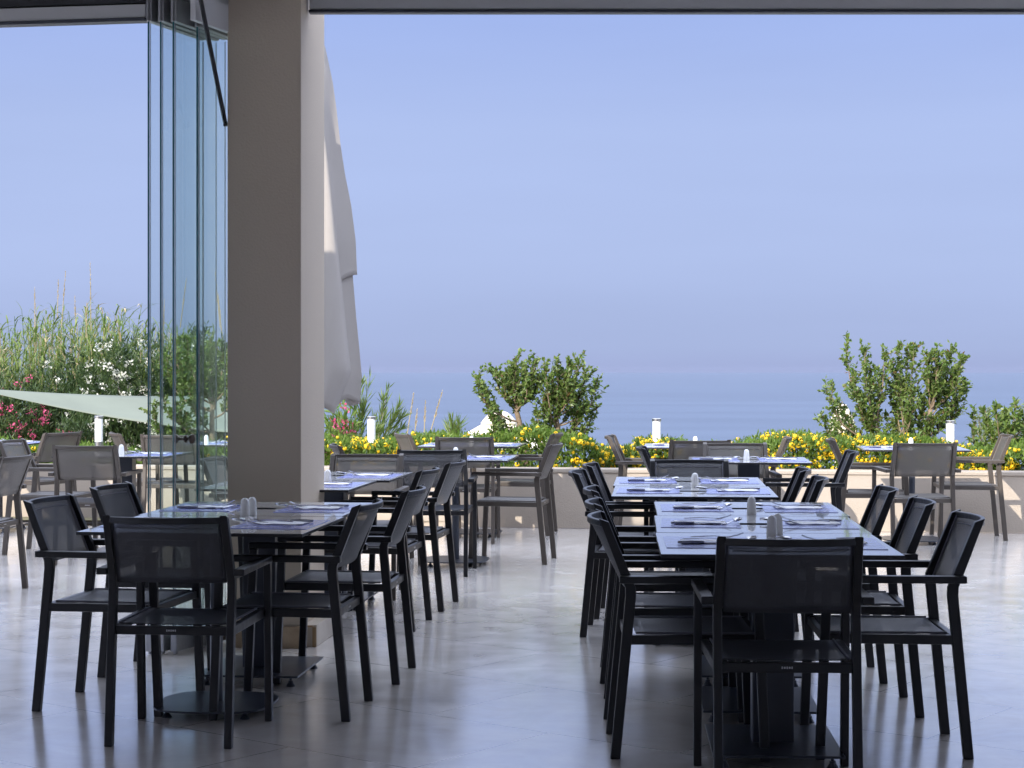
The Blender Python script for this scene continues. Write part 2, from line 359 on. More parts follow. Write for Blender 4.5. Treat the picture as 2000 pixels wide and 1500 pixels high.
# folding glass panels parked beside the column
gs = .353; gr = math.atan(gs)                            # swing of the panes away from us
dg = D(1279); xg = (290 - CX) / F * dg; zt = H + (Y0 - 42) / F * dg
labs = ['clear glass folding door panel on the outer left of the parked stack',
        'second clear glass folding panel from the left in the parked stack',
        'clear glass folding panel with the bronze knob, third in the parked stack',
        'clear glass folding panel closest to the beige column, without a knob']
ln = [.515, .53, .50, .62]; offs = [0, .060, .122, .165]; starts = [0, .0, .0, .14]
for i in range(4):
    e = empty('glass_panel', (xg + offs[i] + starts[i] * gs, dg + starts[i], 0), -gr)
    tag(e, labs[i], 'glass door', 'parked folding glass panels')
    le = ln[i] / math.cos(gr)
    m = MB(); m.box((0, le / 2, (zt + .10) / 2), (.010, le, zt - .10), 0)
    m.m = [0, 0, 1, 0, 0, 0]; m.build('pane', [M['glass'], M['glass_edge']], e)
    for yy in (.004, le - .004):
        m = MB(); m.box((.0078 if yy < .1 else 0, yy, (zt + .10) / 2), (.0035, .007, zt - .12)); m.build('edge_seal', M['seal'], e)
    m = MB(); m.box((0, le / 2, zt + .06), (.034, le, .12)); m.box((0, -.004, zt + .06), (.012, .02, .115)); m.build('top_rail', M['alu'], e, bevel=.003)
    m = MB(); m.box((0, le / 2, .06), (.034, le, .09)); m.box((0, .02, .012), (.012, .03, .02)); m.build('bottom_rail', M['alu'], e, bevel=.003)
    if i == 2:
        m = MB(); prof = [(-.052, .003), (-.05, .012), (-.042, .0165), (-.032, .015), (-.025, .008), (-.012, .006), (0, .006), (.010, .006), (.014, .013), (.021, .013), (.024, .006), (.034, .006), (.040, .012), (.050, .0175), (.060, .016), (.066, .006)]
        m.tube([(x, .09, 1.055) for x, r in prof], [r * 1.45 for x, r in prof], 14); m.build('knob', M['bronze'], e, smooth=True)
m = MB(); Mt = Matrix.Translation((xg, dg, 0)) @ Matrix.Rotation(-gr, 4, 'Z')
m.box((.10, .72, zt + .125 + .07), (.30, 1.40, .14), M=Mt); m.box((.235, .72, zt + .095), (.03, 1.40, .20), M=Mt); m.box((-.02, .72, zt + .105), (.03, 1.40, .04), M=Mt)
m.build('sliding_track', M['beam_light'], bl, bevel=.003)

# ------------------------------------------------------------------ chairs
def fabric_rows(fn, nu, nv): return [[fn(u / nu, v / nv) for u in range(nu + 1)] for v in range(nv + 1)]
def make_chair(metal, sling, seam):
    root = empty('armchair')
    for sx in (-1, 1):
        up = Vector((0, 1, 0))
        m = MB(); x = sx * .2255
        prof = [(-.272, 0), (-.216, .585), (-.216, .615), (-.312, .857)]
        vs = []
        for (y, z), (dy1, dy2) in zip(prof, ((-.018, .018), (-.019, .019), (-.020, .018), (-.019, .017))):
            for ax, ay in ((-1, dy1), (1, dy1), (1, dy2), (-1, dy2)): vs.append((x + ax * .0145 - (sx * .006 if z > .8 else 0), y + ay, z + (ay * -.35 if z > .8 else 0)))
        fs = [(3, 2, 1, 0), (12, 13, 14, 15)] + [(4 * i + j, 4 * i + (j + 1) % 4, 4 * i + 4 + (j + 1) % 4, 4 * i + 4 + j) for i in range(3) for j in range(4)]
        m.add(vs, fs); m.build('leg', metal, root, bevel=.0035)
        m = MB(); xf = sx * .2585
        m.bar([(xf, .262, 0), (xf, .235, .634)], .028, .034, up=up); m.build('leg', metal, root, bevel=.0035)
        m = MB(); m.box((sx * .2605, -.002, .6475), (.040, .512, .026)); m.build('armrest', metal, root, bevel=.004)
    m = MB()
    for sx in (-1, 1): m.bar([(sx * .2255, -.218, .428), (sx * .2360, .243, .432)], .026, .034)
    m.box((0, -.224, .426), (.424, .026, .032)); m.box((0, .238, .430), (.49, .026, .030))
    m.build('seat_frame', metal, root, bevel=.003)
    def seatf(u, v):
        x = (u - .5) * 2; y = -.196 + v * .425
        return Vector((x * (.207 + .008 * v), y, .4515 - .016 * (1 - x ** 2) * math.sin(math.pi * min(1, v * .9 + .08)) - .004))
    m = MB(); m.grid(fabric_rows(seatf, 12, 12)); m.build('seat', sling, root, smooth=True, solid=.004)
    for q_ in (0, 1):
        m = MB(); m.tube([seatf(q_, v / 8) + Vector((0, 0, .003)) for v in range(9)], .0045, 6); m.build('piping', seam, root, smooth=True)
    def backf(u, v, off=0.0):
        x = (u - .5) * 2; z = .606 + v * .242; y = -.222 - v * .093
        bow = (.016 + .028 * v) * (1 - x ** 2)
        return Vector((x * .208, y - bow + off, z))
    m = MB(); m.grid(fabric_rows(backf, 14, 8)); m.build('backrest', sling, root, smooth=True, solid=.004)
    m = MB()
    m.bar([backf(u / 14, .985) + Vector((0, -.002, 0)) for u in range(15)], .017, .024); m.build('top_rail', metal, root, bevel=.004)
    m = MB(); m.bar([backf(u / 14, .865, .004) for u in range(1, 14)], .003, .004); m.build('piping', seam, root)
    for q_ in (.02, .98):
        m = MB(); m.tube([backf(q_, v / 6, .003) for v in range(7)], .004, 5); m.build('piping', seam, root)
    m = MB()
    for i, wd in enumerate((.004, .006, .004, .006, .004)): m.box((-.016 + i * .008, -.2378, .427), (wd, .0012, .006 if i % 2 else .0075))
    m.build('maker_mark', M['plate'], root)
    return root
BLK = make_chair(M['black_metal'], M['black_sling'], M['seam_black'])
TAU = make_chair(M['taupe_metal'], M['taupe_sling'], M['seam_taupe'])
used = {}
def chair(kind, pos, rz, label, group):
    src = BLK if kind == 'b' else TAU
    if kind not in used: used[kind] = 1; o = src
    else: o = copy_tree(src)
    o.location = (pos.x, pos.y, 0); o.rotation_euler = (0, 0, R(rz)); tag(o, label, 'chair', group); return o
def fwd(rz): return Vector((-math.sin(R(rz)), math.cos(R(rz)), 0))
def by_feet(kind, mid, rz, label, group):                # mid = floor point halfway between the rear feet
    return chair(kind, Vector((mid[0], mid[1], 0)) + fwd(rz) * .272, rz, label, group)
def feet2(kind, n, f, rz, label, group, dy=0):
    a = at(*n); b = at(*f); q = (a + b) / 2; return by_feet(kind, q, rz, label, group)
def by_top(kind, px, d, rz, label, group):               # px = photo column of the middle of the top rail, d = its distance
    p = Vector(((px - CX) / F * d, d, 0)); return chair(kind, p + fwd(rz) * .33, rz, label, group)
GR = 'black armchairs round the right long table'; GL = 'black armchairs round the left tables'; GF = 'brown armchairs on the outer terrace'
feet2('b', (1892, 1481), (1845, 1434), 87, 'black mesh armchair nearest to us on the right side of the right long table', GR)
feet2('b', (1796, 1400), (1765, 1362), 86, 'middle black armchair of three along the right side of the right long table', GR)
feet2('b', (1723, 1334), (1703, 1303), 86, 'farthest black armchair of three along the right side of the right long table', GR)
feet2('b', (1203, 1480), (1191, 1434), -91, 'black armchair nearest to us on the left side of the right long table', GR)
by_feet('b', (.395, 7.50), -93, 'second black armchair from us on the left side of the right long table', GR)
by_feet('b', (.42, 8.32), -93, 'third black armchair from us on the left side of the right long table', GR)
feet2('b', (1139, 1244), (1152, 1221), -97, 'dark armchair left of the table behind the right long row, nearer of two', GR)
by_feet('b', (.50, 10.42), -97, 'dark armchair left of the table behind the right row, hidden by its nearer twin', GR)
by_top('b', 1604, 9.12, 84, 'dark armchair right of the table behind the right long row, nearer of two', GR)
by_top('b', 1571, 9.92, 84, 'dark armchair right of the table behind the right long row, farther of two', GR)
by_top('b', 1544, 5.83, -2.0, 'large black armchair in the right foreground with its back to us', GR)
by_feet('b', ((at(213, 1455).x + at(449, 1461).x) / 2, 6.73), -5.0, 'large black armchair in the left foreground with its back to us', GL)
feet2('b', (677, 1408), (720, 1370), 83, 'black armchair nearest to us on the right side of the left tables', GL)
feet2('b', (778, 1337), (801, 1304), 84, 'second black armchair from us on the right side of the left tables', GL)
feet2('b', (806, 1233), (837, 1212), 81, 'third black armchair from us on the right side of the left tables', GL)
feet2('b', (862, 1195), (890, 1175), 81, 'fourth black armchair from us on the right side of the left tables', GL)
feet2('b', (76, 1390), (152, 1350), -99, 'black armchair at far left of the left tables facing right, full side view', GL)
feet2('b', (201, 1324), (266, 1290), -99, 'black armchair behind the leftmost one, just left of the glass panels', GL)
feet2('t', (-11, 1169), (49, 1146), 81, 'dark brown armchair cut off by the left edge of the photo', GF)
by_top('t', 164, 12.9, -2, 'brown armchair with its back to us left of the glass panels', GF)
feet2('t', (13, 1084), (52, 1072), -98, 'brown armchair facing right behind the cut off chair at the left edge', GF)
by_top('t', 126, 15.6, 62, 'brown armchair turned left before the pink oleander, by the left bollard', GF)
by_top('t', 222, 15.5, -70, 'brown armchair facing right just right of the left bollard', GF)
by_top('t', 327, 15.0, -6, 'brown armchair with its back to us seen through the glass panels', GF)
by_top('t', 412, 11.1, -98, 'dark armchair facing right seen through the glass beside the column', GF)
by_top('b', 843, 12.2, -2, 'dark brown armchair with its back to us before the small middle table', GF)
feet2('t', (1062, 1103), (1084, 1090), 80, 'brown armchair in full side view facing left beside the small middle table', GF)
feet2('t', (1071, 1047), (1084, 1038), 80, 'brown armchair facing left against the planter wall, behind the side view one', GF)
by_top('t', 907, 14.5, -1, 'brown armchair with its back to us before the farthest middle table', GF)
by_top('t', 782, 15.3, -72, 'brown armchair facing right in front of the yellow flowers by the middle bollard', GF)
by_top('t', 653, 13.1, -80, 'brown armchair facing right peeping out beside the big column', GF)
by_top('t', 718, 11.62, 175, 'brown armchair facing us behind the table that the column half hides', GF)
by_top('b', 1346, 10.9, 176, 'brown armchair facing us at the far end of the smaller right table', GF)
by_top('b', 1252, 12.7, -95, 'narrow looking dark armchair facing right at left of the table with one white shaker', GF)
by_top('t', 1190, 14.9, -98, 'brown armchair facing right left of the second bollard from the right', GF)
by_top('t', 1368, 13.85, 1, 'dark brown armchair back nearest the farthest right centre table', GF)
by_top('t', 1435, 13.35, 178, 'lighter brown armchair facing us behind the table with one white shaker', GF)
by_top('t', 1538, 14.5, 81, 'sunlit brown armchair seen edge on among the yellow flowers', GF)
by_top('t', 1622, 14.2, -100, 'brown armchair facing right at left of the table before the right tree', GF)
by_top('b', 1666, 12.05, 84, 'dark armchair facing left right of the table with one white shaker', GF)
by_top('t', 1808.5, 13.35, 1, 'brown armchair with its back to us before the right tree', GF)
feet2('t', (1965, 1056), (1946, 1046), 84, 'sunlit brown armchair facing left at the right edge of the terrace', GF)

# ------------------------------------------------------------------ tables
TZ = .765
def make_table(wx, wy, style):
    root = empty('dining_table')
    m = MB(); m.box((0, 0, TZ - .0065), (wx, wy, .013), 1, top=0); m.build('tabletop', [M['laminate'], M['hpl_edge']], root, bevel=.0015, seg=1)
    m = MB(); m.box((0, 0, TZ - .018), (.36, .36, .008)); 
    if style == 0:
        m.box((0, .0, .405), (.15, .10, .72)); m.build('pedestal', M['base_metal'], root, bevel=.004)
        m = MB(); m.box((0, 0, .0455), (.46, .56, .009)); m.build('base_plate', M['base_metal'], root, bevel=.002)
        for sx in (-1, 1):
            for sy in (-1, 1):
                m = MB(); x, y = sx * .19, sy * .24
                m.tube([(x, y, .041), (x, y, .026), (x, y, .026), (x, y, .018), (x, y, .006), (x, y, 0)], [.006, .006, .011, .011, .019, .021], 12)
                m.build('levelling_foot', M['base_metal'], root, smooth='auto')
    else:
        m.tube([(0, 0, .04), (0, 0, TZ - .03)], .026, 18); m.build('pedestal', M['base_metal'], root, smooth='auto')
        m = MB(); ring = []
        for k in range(48):
            a = 2 * math.pi * k / 48; c, s_ = math.cos(a), math.sin(a); r = .24 / (abs(c) ** 3.2 + abs(s_) ** 3.2) ** (1 / 3.2); ring.append((r * c, r * s_))
        m.tube([(0, 0, .027), (0, 0, .036)], .01, 48)
        m.v = [(x, y, .030) for x, y in ring] + [(x, y, .038) for x, y in ring]; m.build('base_plate', M['base_metal'], root, bevel=.002)
        for sx in (-1, 1):
            for sy in (-1, 1):
                m = MB(); x, y = sx * .16, sy * .16; m.tube([(x, y, .03), (x, y, .018), (x, y, .004), (x, y, 0)], [.007, .008, .02, .021], 12)
                m.build('levelling_foot', M['base_metal'], root, smooth='auto')
    return root
PT = {}
def table(key, x, y, s, label, group, wx=.83, wy=.82, style=0):
    k = (wx, wy, style)
    if k in PT: o = copy_tree(PT[k])
    else: o = PT[k] = make_table(*k)
    o.location = (x, y, 0); o.rotation_euler = (0, 0, -math.atan(s)); tag(o, label, 'table', group)
    TB[key] = (x, y, s, wx, wy); return o
TB = {}
def corner_table(key, fr, s, label, group, wx=.83, wy=.82, style=0, right=True):
    p = at(fr[0], fr[1], TZ); c, n = math.cos(math.atan(s)), math.sin(math.atan(s))
    ux = Vector((c, -n, 0)); uy = Vector((n, c, 0)); q = p - ux * (wx / 2) * (1 if right else -1) + uy * (wy / 2)
    return table(key, q.x, q.y, s, label, group, wx, wy, style), q
G1 = 'tables pushed together on the right'; G2 = 'tables pushed together on the left'; G3 = 'small tables on the outer terrace'
o, q = corner_table('R1', (1768, 1085), .055, 'front table of the long right row, with the white shaker pair', G1)
u = Vector((.068, 1, 0)).normalized()
table('R2', q.x + u.x * .828 + .0, q.y + u.y * .828, .068, 'middle table of the long right row', G1)
table('R3', q.x + u.x * 1.655 + .01, q.y + u.y * 1.655, .06, 'rear table of the long right row, with a single shaker', G1)
o, q = corner_table('R4', (1521, 971), .08, 'front table of the pair behind the long right row', G1)
table('R5', q.x + .055, q.y + .828, .08, 'rear table of the pair behind the long right row', G1)
o, q = corner_table('L1', (590, 1043), .107, 'front table of the left pair, its end hidden by a chair back', G2, wx=.90, style=1)
table('L2', q.x + .07, q.y + .828, .10, 'rear table of the left pair, on a square base plate with feet', G2, wx=.90)
o, q = corner_table('L3', (680, 957), .11, 'table half hidden by the column, nearer one of its pair', G2)
table('L4', q.x + .16, q.y + .83, .11, 'table behind the column, farther one of its pair', G2)
table('M1', (243 - CX) / F * 13.6, 13.6, .10, 'small table left of the glass panels with a white shaker at its left', G3)
table('M0', (-15 - CX) / F * 15.75, 15.75, .10, 'small table at the left edge in front of pink oleander', G3)
table('M2', (452 - CX) / F * 15.6, 15.6, .10, 'small table seen through the glass just left of the column', G3, style=1)
table('P1', -.405, 13.05, .10, 'small middle table with violet placemat, between brown chairs', G3, style=1)
table('T1', (924 - CX) / F * 15.3, 15.3, .10, 'farthest middle table before the hedge under the left of two trees', G3, style=1)
table('R6', (1462 - CX) / F * 12.75, 12.75, .09, 'small right centre table with one shaker, before yellow flowers', G3)
table('R7', (1356 - CX) / F * 15.1, 15.1, .10, 'farthest right centre table almost hidden by a chair back', G3)
table('Z1', (1781 - CX) / F * 14.65, 14.65, .11, 'small table under the right tree near the bollard', G3, style=1)

# ------------------------------------------------------------------ table ware
def make_fork():
    root = MB(); pts = [(-.095, 0, .003), (-.06, 0, .005), (-.01, 0, .007), (.03, 0, .004), (.045, 0, .004)]
    root.bar(pts, .013, .004, taper=[1, .95, .6, .5, 1])
    root.bar([(.045, 0, .004), (.055, 0, .006)], .023, .0035)
    for k in range(4):
        y = -.009 + k * .006; root.bar([(.055, y, .006), (.078, y, .011), (.098, y, .019)], .0034, .003)
    return root.build('fork', M['steel'], None)
def make_knife():
    m = MB(); m.bar([(-.115, 0, .007), (-.07, 0, .008), (-.02, 0, .008)], .017, .011, taper=[.9, 1, .75])
    o = m.build('knife', M['steel'], None, bevel=.002)
    b = MB(); b.bar([(-.02, 0, .008), (.05, .001, .007), (.095, .003, .0055), (.108, .006, .005)], .002, .0175, up=Vector((0, 1, 0)), taper=[1, 1.1, .85, .2])
    o.data.materials.clear(); o.data.materials.append(M['steel_dark']); bb = b.build('blade', M['steel'], o); return o
def make_spoon():
    m = MB(); m.bar([(-.09, 0, .003), (-.05, 0, .005), (0, 0, .011), (.03, 0, .009)], .012, .004, taper=[1.1, .9, .5, .5])
    rows = []
    for i in range(9):
        t = i / 8; x = .03 + t * .060; wd = .022 * math.sin(math.pi * (.04 + .92 * t) ** .85); rows.append([Vector((x, wd * j, .006 + .010 * (abs(j) ** 2) + .004 * t)) for j in (-1, -.6, -.2, .2, .6, 1)])
    m.grid(rows); o = m.build('spoon', M['steel'], None, smooth=True, solid=.0018); return o
def make_napkin():
    m = MB(); rows = []
    for i in range(13):
        x = -.105 + i * .0175; rows.append([Vector((x, y, .002 + .0012 * math.sin(x * 60 + y * 30) + (.003 if abs(y) < .04 else .001))) for y in (-.065, -.05, -.03, 0, .03, .05, .065)])
    m.grid(rows); return m.build('napkin', M['napkin'], None, smooth=True, solid=.002)
def make_mat():
    m = MB(); m.box((0, 0, .0011), (.32, .43, .0022)); return m.build('placemat', M['mat_blue'], None)
PW = {}
MK = dict(fork=make_fork, knife=make_knife, spoon=make_spoon, napkin=make_napkin, placemat=make_mat)
def ware(kind, p, rz, label, cat, group):
    if kind in PW: o = copy_tree(PW[kind])
    else: o = PW[kind] = MK[kind]()
    o.location = p; o.rotation_euler = (0, 0, rz); return tag(o, label, cat, group)
random.seed(11)
def setting(key, side, where, yo=0.0, full=True):
    """one guest's place; side -1 = guest on the left of the table, +1 = on the right"""
    x, y, s, wx, wy = TB[key]; rz = -math.atan(s)
    def P(lx, ly, z=TZ):
        c, n = math.cos(rz), math.sin(rz); return (x + lx * c - ly * n, y + lx * n + ly * c, z)
    j = lambda a: random.uniform(-a, a)
    cx_ = side * (wx / 2 - .185); ro_ = rz + (0 if side < 0 else math.pi)
    f = -side                                            # +1 : pointing to +x
    ware('placemat', P(cx_, yo + j(.006), TZ), ro_ + R(j(1.5)), 'violet placemat ' + where, 'placemat', 'placemats on the dining tables')
    if not full: return
    z = TZ + .0023; a = side
    ware('napkin', P(cx_ + j(.005), yo + .015 * a, z), ro_ + R(j(4)), 'folded white napkin ' + where, 'napkin', 'napkins on the dining tables')
    ware('knife', P(cx_ + j(.008), yo + a * .085, z), ro_ + R(j(4)), 'thick handled knife ' + where, 'knife', 'cutlery on the dining tables')
    ware('fork', P(cx_ + j(.008) + f * .012, yo - a * .085, z), ro_ + R(j(5)), 'outer steel fork ' + where, 'fork', 'cutlery on the dining tables')
    ware('fork', P(cx_ + j(.008) + f * .03, yo - a * .040, z + .012), ro_ + R(j(5) - 4), 'steel fork by the napkin ' + where, 'fork', 'cutlery on the dining tables')
    ware('spoon', P(cx_ + f * .128, yo + a * .03, TZ + .002), ro_ + R(62 * (1 if side < 0 else 1) + j(8)) if side < 0 else ro_ + R(-12 + j(8)), 'dessert spoon ' + where, 'spoon', 'cutlery on the dining tables')
L_, R_ = -1, 1
for key, nm in (('R1', 'at the front table of the right row'), ('R2', 'at the middle table of the right row'), ('R3', 'at the rear table of the right row'),
                ('R4', 'at the table just behind the right row'), ('R5', 'at the farther table behind the right row'),
                ('L1', 'at the front table of the left pair'), ('L2', 'at the rear table of the left pair')):
    setting(key, L_, 'left ' + nm, yo=.02); setting(key, R_, 'right ' + nm, yo=.0)
setting('L3', R_, 'on the nearer table the column hides'); setting('L4', R_, 'on the farther table the column hides')
setting('R6', L_, 'on the left of the small table with one shaker'); setting('R6', R_, 'on the right of the small table with one shaker')
setting('P1', R_, 'on the right of the small middle table'); setting('T1', L_, 'on the left of the farthest middle table'); setting('T1', R_, 'on the right of the farthest middle table')
setting('Z1', L_, 'on the table under the right tree, left end'); setting('R7', L_, 'on the left of the farthest right centre table')
setting('M1', R_, 'on the small table beside the glass panels'); setting('M0', R_, 'on the table at the left edge'); setting('M2', L_, 'on the table seen through the glass')

def make_shaker():
    root = empty('condiment_shaker')
    m = MB(); pf = [(.0, .0205), (.003, .0215), (.02, .0207), (.05, .0188), (.062, .0175), (.070, .0145), (.0755, .009), (.0775, .0025)]
    m.tube([(0, 0, z) for z, r in pf], [r for z, r in pf], 20); m.build('body', M['ceramic'], root, smooth='auto')
    m = MB()
    for k in range(3):
        a = k * 2.1; m.tube([(.004 * math.cos(a), .004 * math.sin(a), .0768), (.004 * math.cos(a), .004 * math.sin(a), .0782)], .0009, 6)
    m.build('hole', M['hpl_edge'], root)
    return root
SH = make_shaker(); first = [1]
def shaker(px, py, label):
    o = SH if first[0] else copy_tree(SH); first[0] = 0
    p = at(px, py - 1, TZ); o.location = (p.x, p.y + .02, TZ); tag(o, label, 'shaker', 'white shakers on the tables')
def shaker_d(px, d, label):
    o = copy_tree(SH); o.location = ((px - CX) / F * d, d, TZ); tag(o, label, 'shaker', 'white shakers on the tables')
shaker(1509, 1048, 'white ceramic shaker in front on the right long table, nearer of the touching pair')
shaker(1520, 1044, 'white ceramic shaker on the right long table, rear one of the touching pair')
shaker(1469, 1006, 'single white ceramic shaker in the middle of the right long table')
shaker(1358, 953, 'single white ceramic shaker on the table behind the right long row')
shaker(477, 1009, 'white ceramic shaker on the left tables, left one of the pair')
shaker(491, 1007, 'white ceramic shaker on the left tables, right one of the pair')
shaker_d(1458, 12.65, 'white ceramic shaker on the small right centre table with yellow flowers behind')
shaker_d(1358, 15.1, 'white shaker tip showing over the dark chair back right of centre')
shaker_d(1779, 14.8, 'white shaker on the table under the right tree')
shaker_d(237, 13.45, 'white shaker on the small table left of the glass panels')
shaker_d(403, 15.4, 'white shaker seen through the glass panels')
shaker_d(890, 13.0, 'white shaker behind a dark chair back on the small middle table')
shaker_d(921, 15.2, 'white shaker on the farthest middle table before the hedge')
shaker_d(640, 10.1, 'white shaker peeping out from behind the column edge')

# ------------------------------------------------------------------ bollard lamps in the planter
def make_bollard():
    root = empty('bollard_lamp')
    m = MB(); m.tube([(0, 0, 0), (0, 0, .40)], .040, 24); m.build('post', M['chrome'], root, smooth='auto')
    m = MB(); m.tube([(0, 0, .40), (0, 0, .615)], .0365, 24); m.build('lamp_glass', M['lamp_glass'], root, smooth='auto')
    m = MB(); m.tube([(0, 0, .615), (0, 0, .637), (0, 0, .640)], [.041, .041, .038], 24); m.build('cap', M['chrome'], root, smooth='auto')
    return root
BO = make_bollard()
for i, (px, top, lab) in enumerate(((193, 812, 'leftmost steel bollard lamp, in front of pink oleander'), (725.5, 813, 'steel bollard lamp among yellow flowers right of the column'),
                                    (1282.5, 817, 'grey steel bollard lamp against the sea right of the left tree'), (1856, 821, 'rightmost steel bollard lamp in front of the right tree'))):
    o = BO if i == 0 else copy_tree(BO)
    d = 16.0
    for _ in range(4): d = wall_y((px - CX) / F * d) + .36
    z = H - (top - Y0) / F * d
    o.location = ((px - CX) / F * d, d, z - .64); tag(o, lab, 'bollard lamp', 'bollard lamps along the planter')

# ------------------------------------------------------------------ big folded parasol beside the column
def folded_parasol(name, x, y, z0, z1, rmax, nf, sil, mat_, pole_mat, label, ground, seed, ragged=.25, group=None, tilt=0.0):
    random.seed(seed); root = empty(name, (x, y, ground)); tag(root, label, 'parasol', group)
    n = 96; hs = z1 - z0; rows = []
    ph = [random.uniform(0, 6.28) for _ in range(6)]; drop = [random.uniform(0, ragged) for _ in range(nf)]
    for i in range(41):
        t = i / 40; row = []                             # t = 0 top
        k = t * (len(sil) - 1); a = int(min(k, len(sil) - 2)); r0 = sil[a] + (sil[a + 1] - sil[a]) * (k - a)
        for j in range(n):
            th = 2 * math.pi * j / n
            q = th * nf / (2 * math.pi) + .10 * math.sin(3 * t + ph[0]); fr = q % 1; idx = int(q) % nf
            tri = 1 - abs(2 * fr - 1)
            pleat = .62 + .38 * tri ** .75 * (1 - .3 * t * math.sin(ph[idx % 6]))
            r = r0 * rmax * (pleat * min(1, t * 4) + (1 - min(1, t * 4)) * .8) * (1 + .06 * math.sin(9 * t + ph[1] + 2 * th))
            zz = z1 - hs * t * (1 - drop[idx] * .8 * (1 - tri) * t ** 4) 
            zz = zz - drop[idx] * tri * .12 * hs * t ** 6
            row.append(Vector((r * math.cos(th) , r * math.sin(th), zz - ground)))
        rows.append(row)
    m = MB(); m.grid(rows, closed=True); m.build('canopy', mat_, root, smooth='auto', solid=.004)
    m = MB(); m.tube([(0, 0, 0), (0, 0, z1 - ground + .06)], .03 if hs > 2 else .02, 14); m.build('pole', pole_mat, root, smooth='auto')
    return root
# the big one: cloth panels hang in wide folds, sharp lower lip and a shorter inner layer
bp = empty('folded_parasol', (-1.38, 12.5, 0)); tag(bp, 'large folded beige canvas parasol hanging behind the right edge of the column', 'parasol')
def big_cloth():
    d = 12.5; px0 = CX + (-1.38) / d * F                 # column of the pole
    outer = [(60, 6), (90, 26), (160, 41), (210, 48), (280, 56), (340, 65), (400, 77), (470, 86), (520, 88), (556, 90)]
    inner = [(300, 50), (400, 65), (500, 77), (560, 82), (620, 87), (680, 93), (735, 98), (765, 95)]
    def R_at(tab, py):
        if py <= tab[0][0]: return tab[0][1]
        for (a, ra), (b, rb) in zip(tab, tab[1:]):
            if py <= b: return ra + (rb - ra) * (py - a) / (b - a)
        return tab[-1][1]
    k = d / F
    def layer(tab, y0, y1f, folds, depth, phase, n=120, rows_=46):
        rows = []
        for i in range(rows_ + 1):
            row = []
            for j in range(n):
                th = 2 * math.pi * j / n
                y1 = y1f(th); py = y0 + (y1 - y0) * i / rows_
                base = R_at(tab, py)
                c = folds * th / (2 * math.pi) + phase * math.sin(th) ** 2 + .25 * math.sin(th) * math.sin(py / 160); fr = c % 1
                w_ = 1 - depth * (math.sin(math.pi * fr) ** .7) * min(1, (py - 60) / 260)
                row.append(Vector((base * k * w_ * math.cos(th), base * k * w_ * math.sin(th) * .85, H - (py - Y0) * k)))
            rows.append(row)
        m = MB(); m.grid(rows, closed=True); return m
    layer(outer, 60, lambda th: 556 + 16 * math.sin(th * 3 - 2.0) + 12 * (math.sin(th - .4)), 5, .30, .02).build('canopy', M['canvas'], bp, smooth='auto', solid=.005)
    layer(inner, 300, lambda th: 770 + 22 * math.sin(2 * th + 2.2) + 14 * math.sin(5 * th), 7, .26, .33).build('canopy_valance', M['canvas'], bp, smooth='auto', solid=.005)
    # nearer hanging panel, bulging towards us and dropping lowest
    rows = []
    for i in range(41):
        t = i / 40; py = 250 + 560 * t; xr_ = 634 + (2 + 20 * t ** .8 * 1.9 + 26 * t) * (1 - .0 * t)
        if py > 730: xr_ -= (py - 730) * .50
        row = []
        for j in range(15):
            q = j / 14; px = 560 + (xr_ - 560) * q; bulge = .16 * math.sin(math.pi * (q * .8 + .1)) * (.4 + .8 * t) - .03 * math.cos(q * 9 + t * 2)
            row.append(Vector(((px - px0) * k, -.16 - bulge - .06 * t, H - (py + (18 * math.sin(q * 5.5 + .6)) * t ** 3 - Y0) * k)))
        rows.append(row)
    m = MB(); m.grid(rows); m.build('canopy_panel', M['canvas'], bp, smooth=True, solid=.005)
big_cloth()
m = MB(); m.tube([(0, 0, 0), (0, 0, 3.95)], .032, 16); m.build('pole', M['chrome'], bp, smooth='auto')
m = MB(); m.box((0, 0, .03), (.42, .42, .06)); m.build('base', M['base_metal'], bp, bevel=.006)

SILC = [.10, .45, .75, 1.0, .95, .62, .42, .40, .46, .55, .60]
p = atd(281, 806, 34); folded_parasol('beach_parasol', p.x, 34, p.z - 1.6, p.z, .30, 6, [.35, .8, .95, 1.0, .5, .48, .55, .62, .7, .78], M['canvas_cream'], M['chrome'], 'small folded cream beach parasol left of the glass panels', -1.75, 3, .4, 'beach parasols below the terrace')
p = atd(1645, 790, 34); folded_parasol('beach_parasol', p.x, 34, p.z - 1.6, p.z, .27, 6, [.35, .8, .95, 1.0, .6, .55, .6, .65, .7, .78], M['canvas_cream'], M['chrome'], 'folded cream beach parasol half hidden by the left of the right tree', -1.75, 8, .4, 'beach parasols below the terrace')
# open white parasol farther down
p = atd(975, 803, 48); op = empty('beach_parasol', (p.x, 48, -3.2)); tag(op, 'open white parasol with a vent cap behind the left tree', 'parasol', 'beach parasols below the terrace')
hz = p.z + 3.2
def cone(z0, r0, z1, r1, n=8, steps=4, belly=.04):
    m = MB(); rows = []
    for i in range(steps + 1):
        t = i / steps; z = z0 + (z1 - z0) * t - belly * math.sin(math.pi * t); r = r0 + (r1 - r0) * t
        rows.append([Vector((r * math.cos(2 * math.pi * (j + .3) / n), r * math.sin(2 * math.pi * (j + .3) / n), z)) for j in range(n)])
    m.grid(rows, closed=True); return m
cone(hz, .02, hz - .32, .50, 8, 5, -.10).build('vent_cap', M['canvas_cream'], op, solid=.01)
cone(hz - .25, .3, hz - .95, 1.75).build('canopy', M['canvas_cream'], op, solid=.01)
m = MB(); m.tube([(0, 0, 0), (0, 0, hz)], .025, 10); m.build('pole', M['chrome'], op)

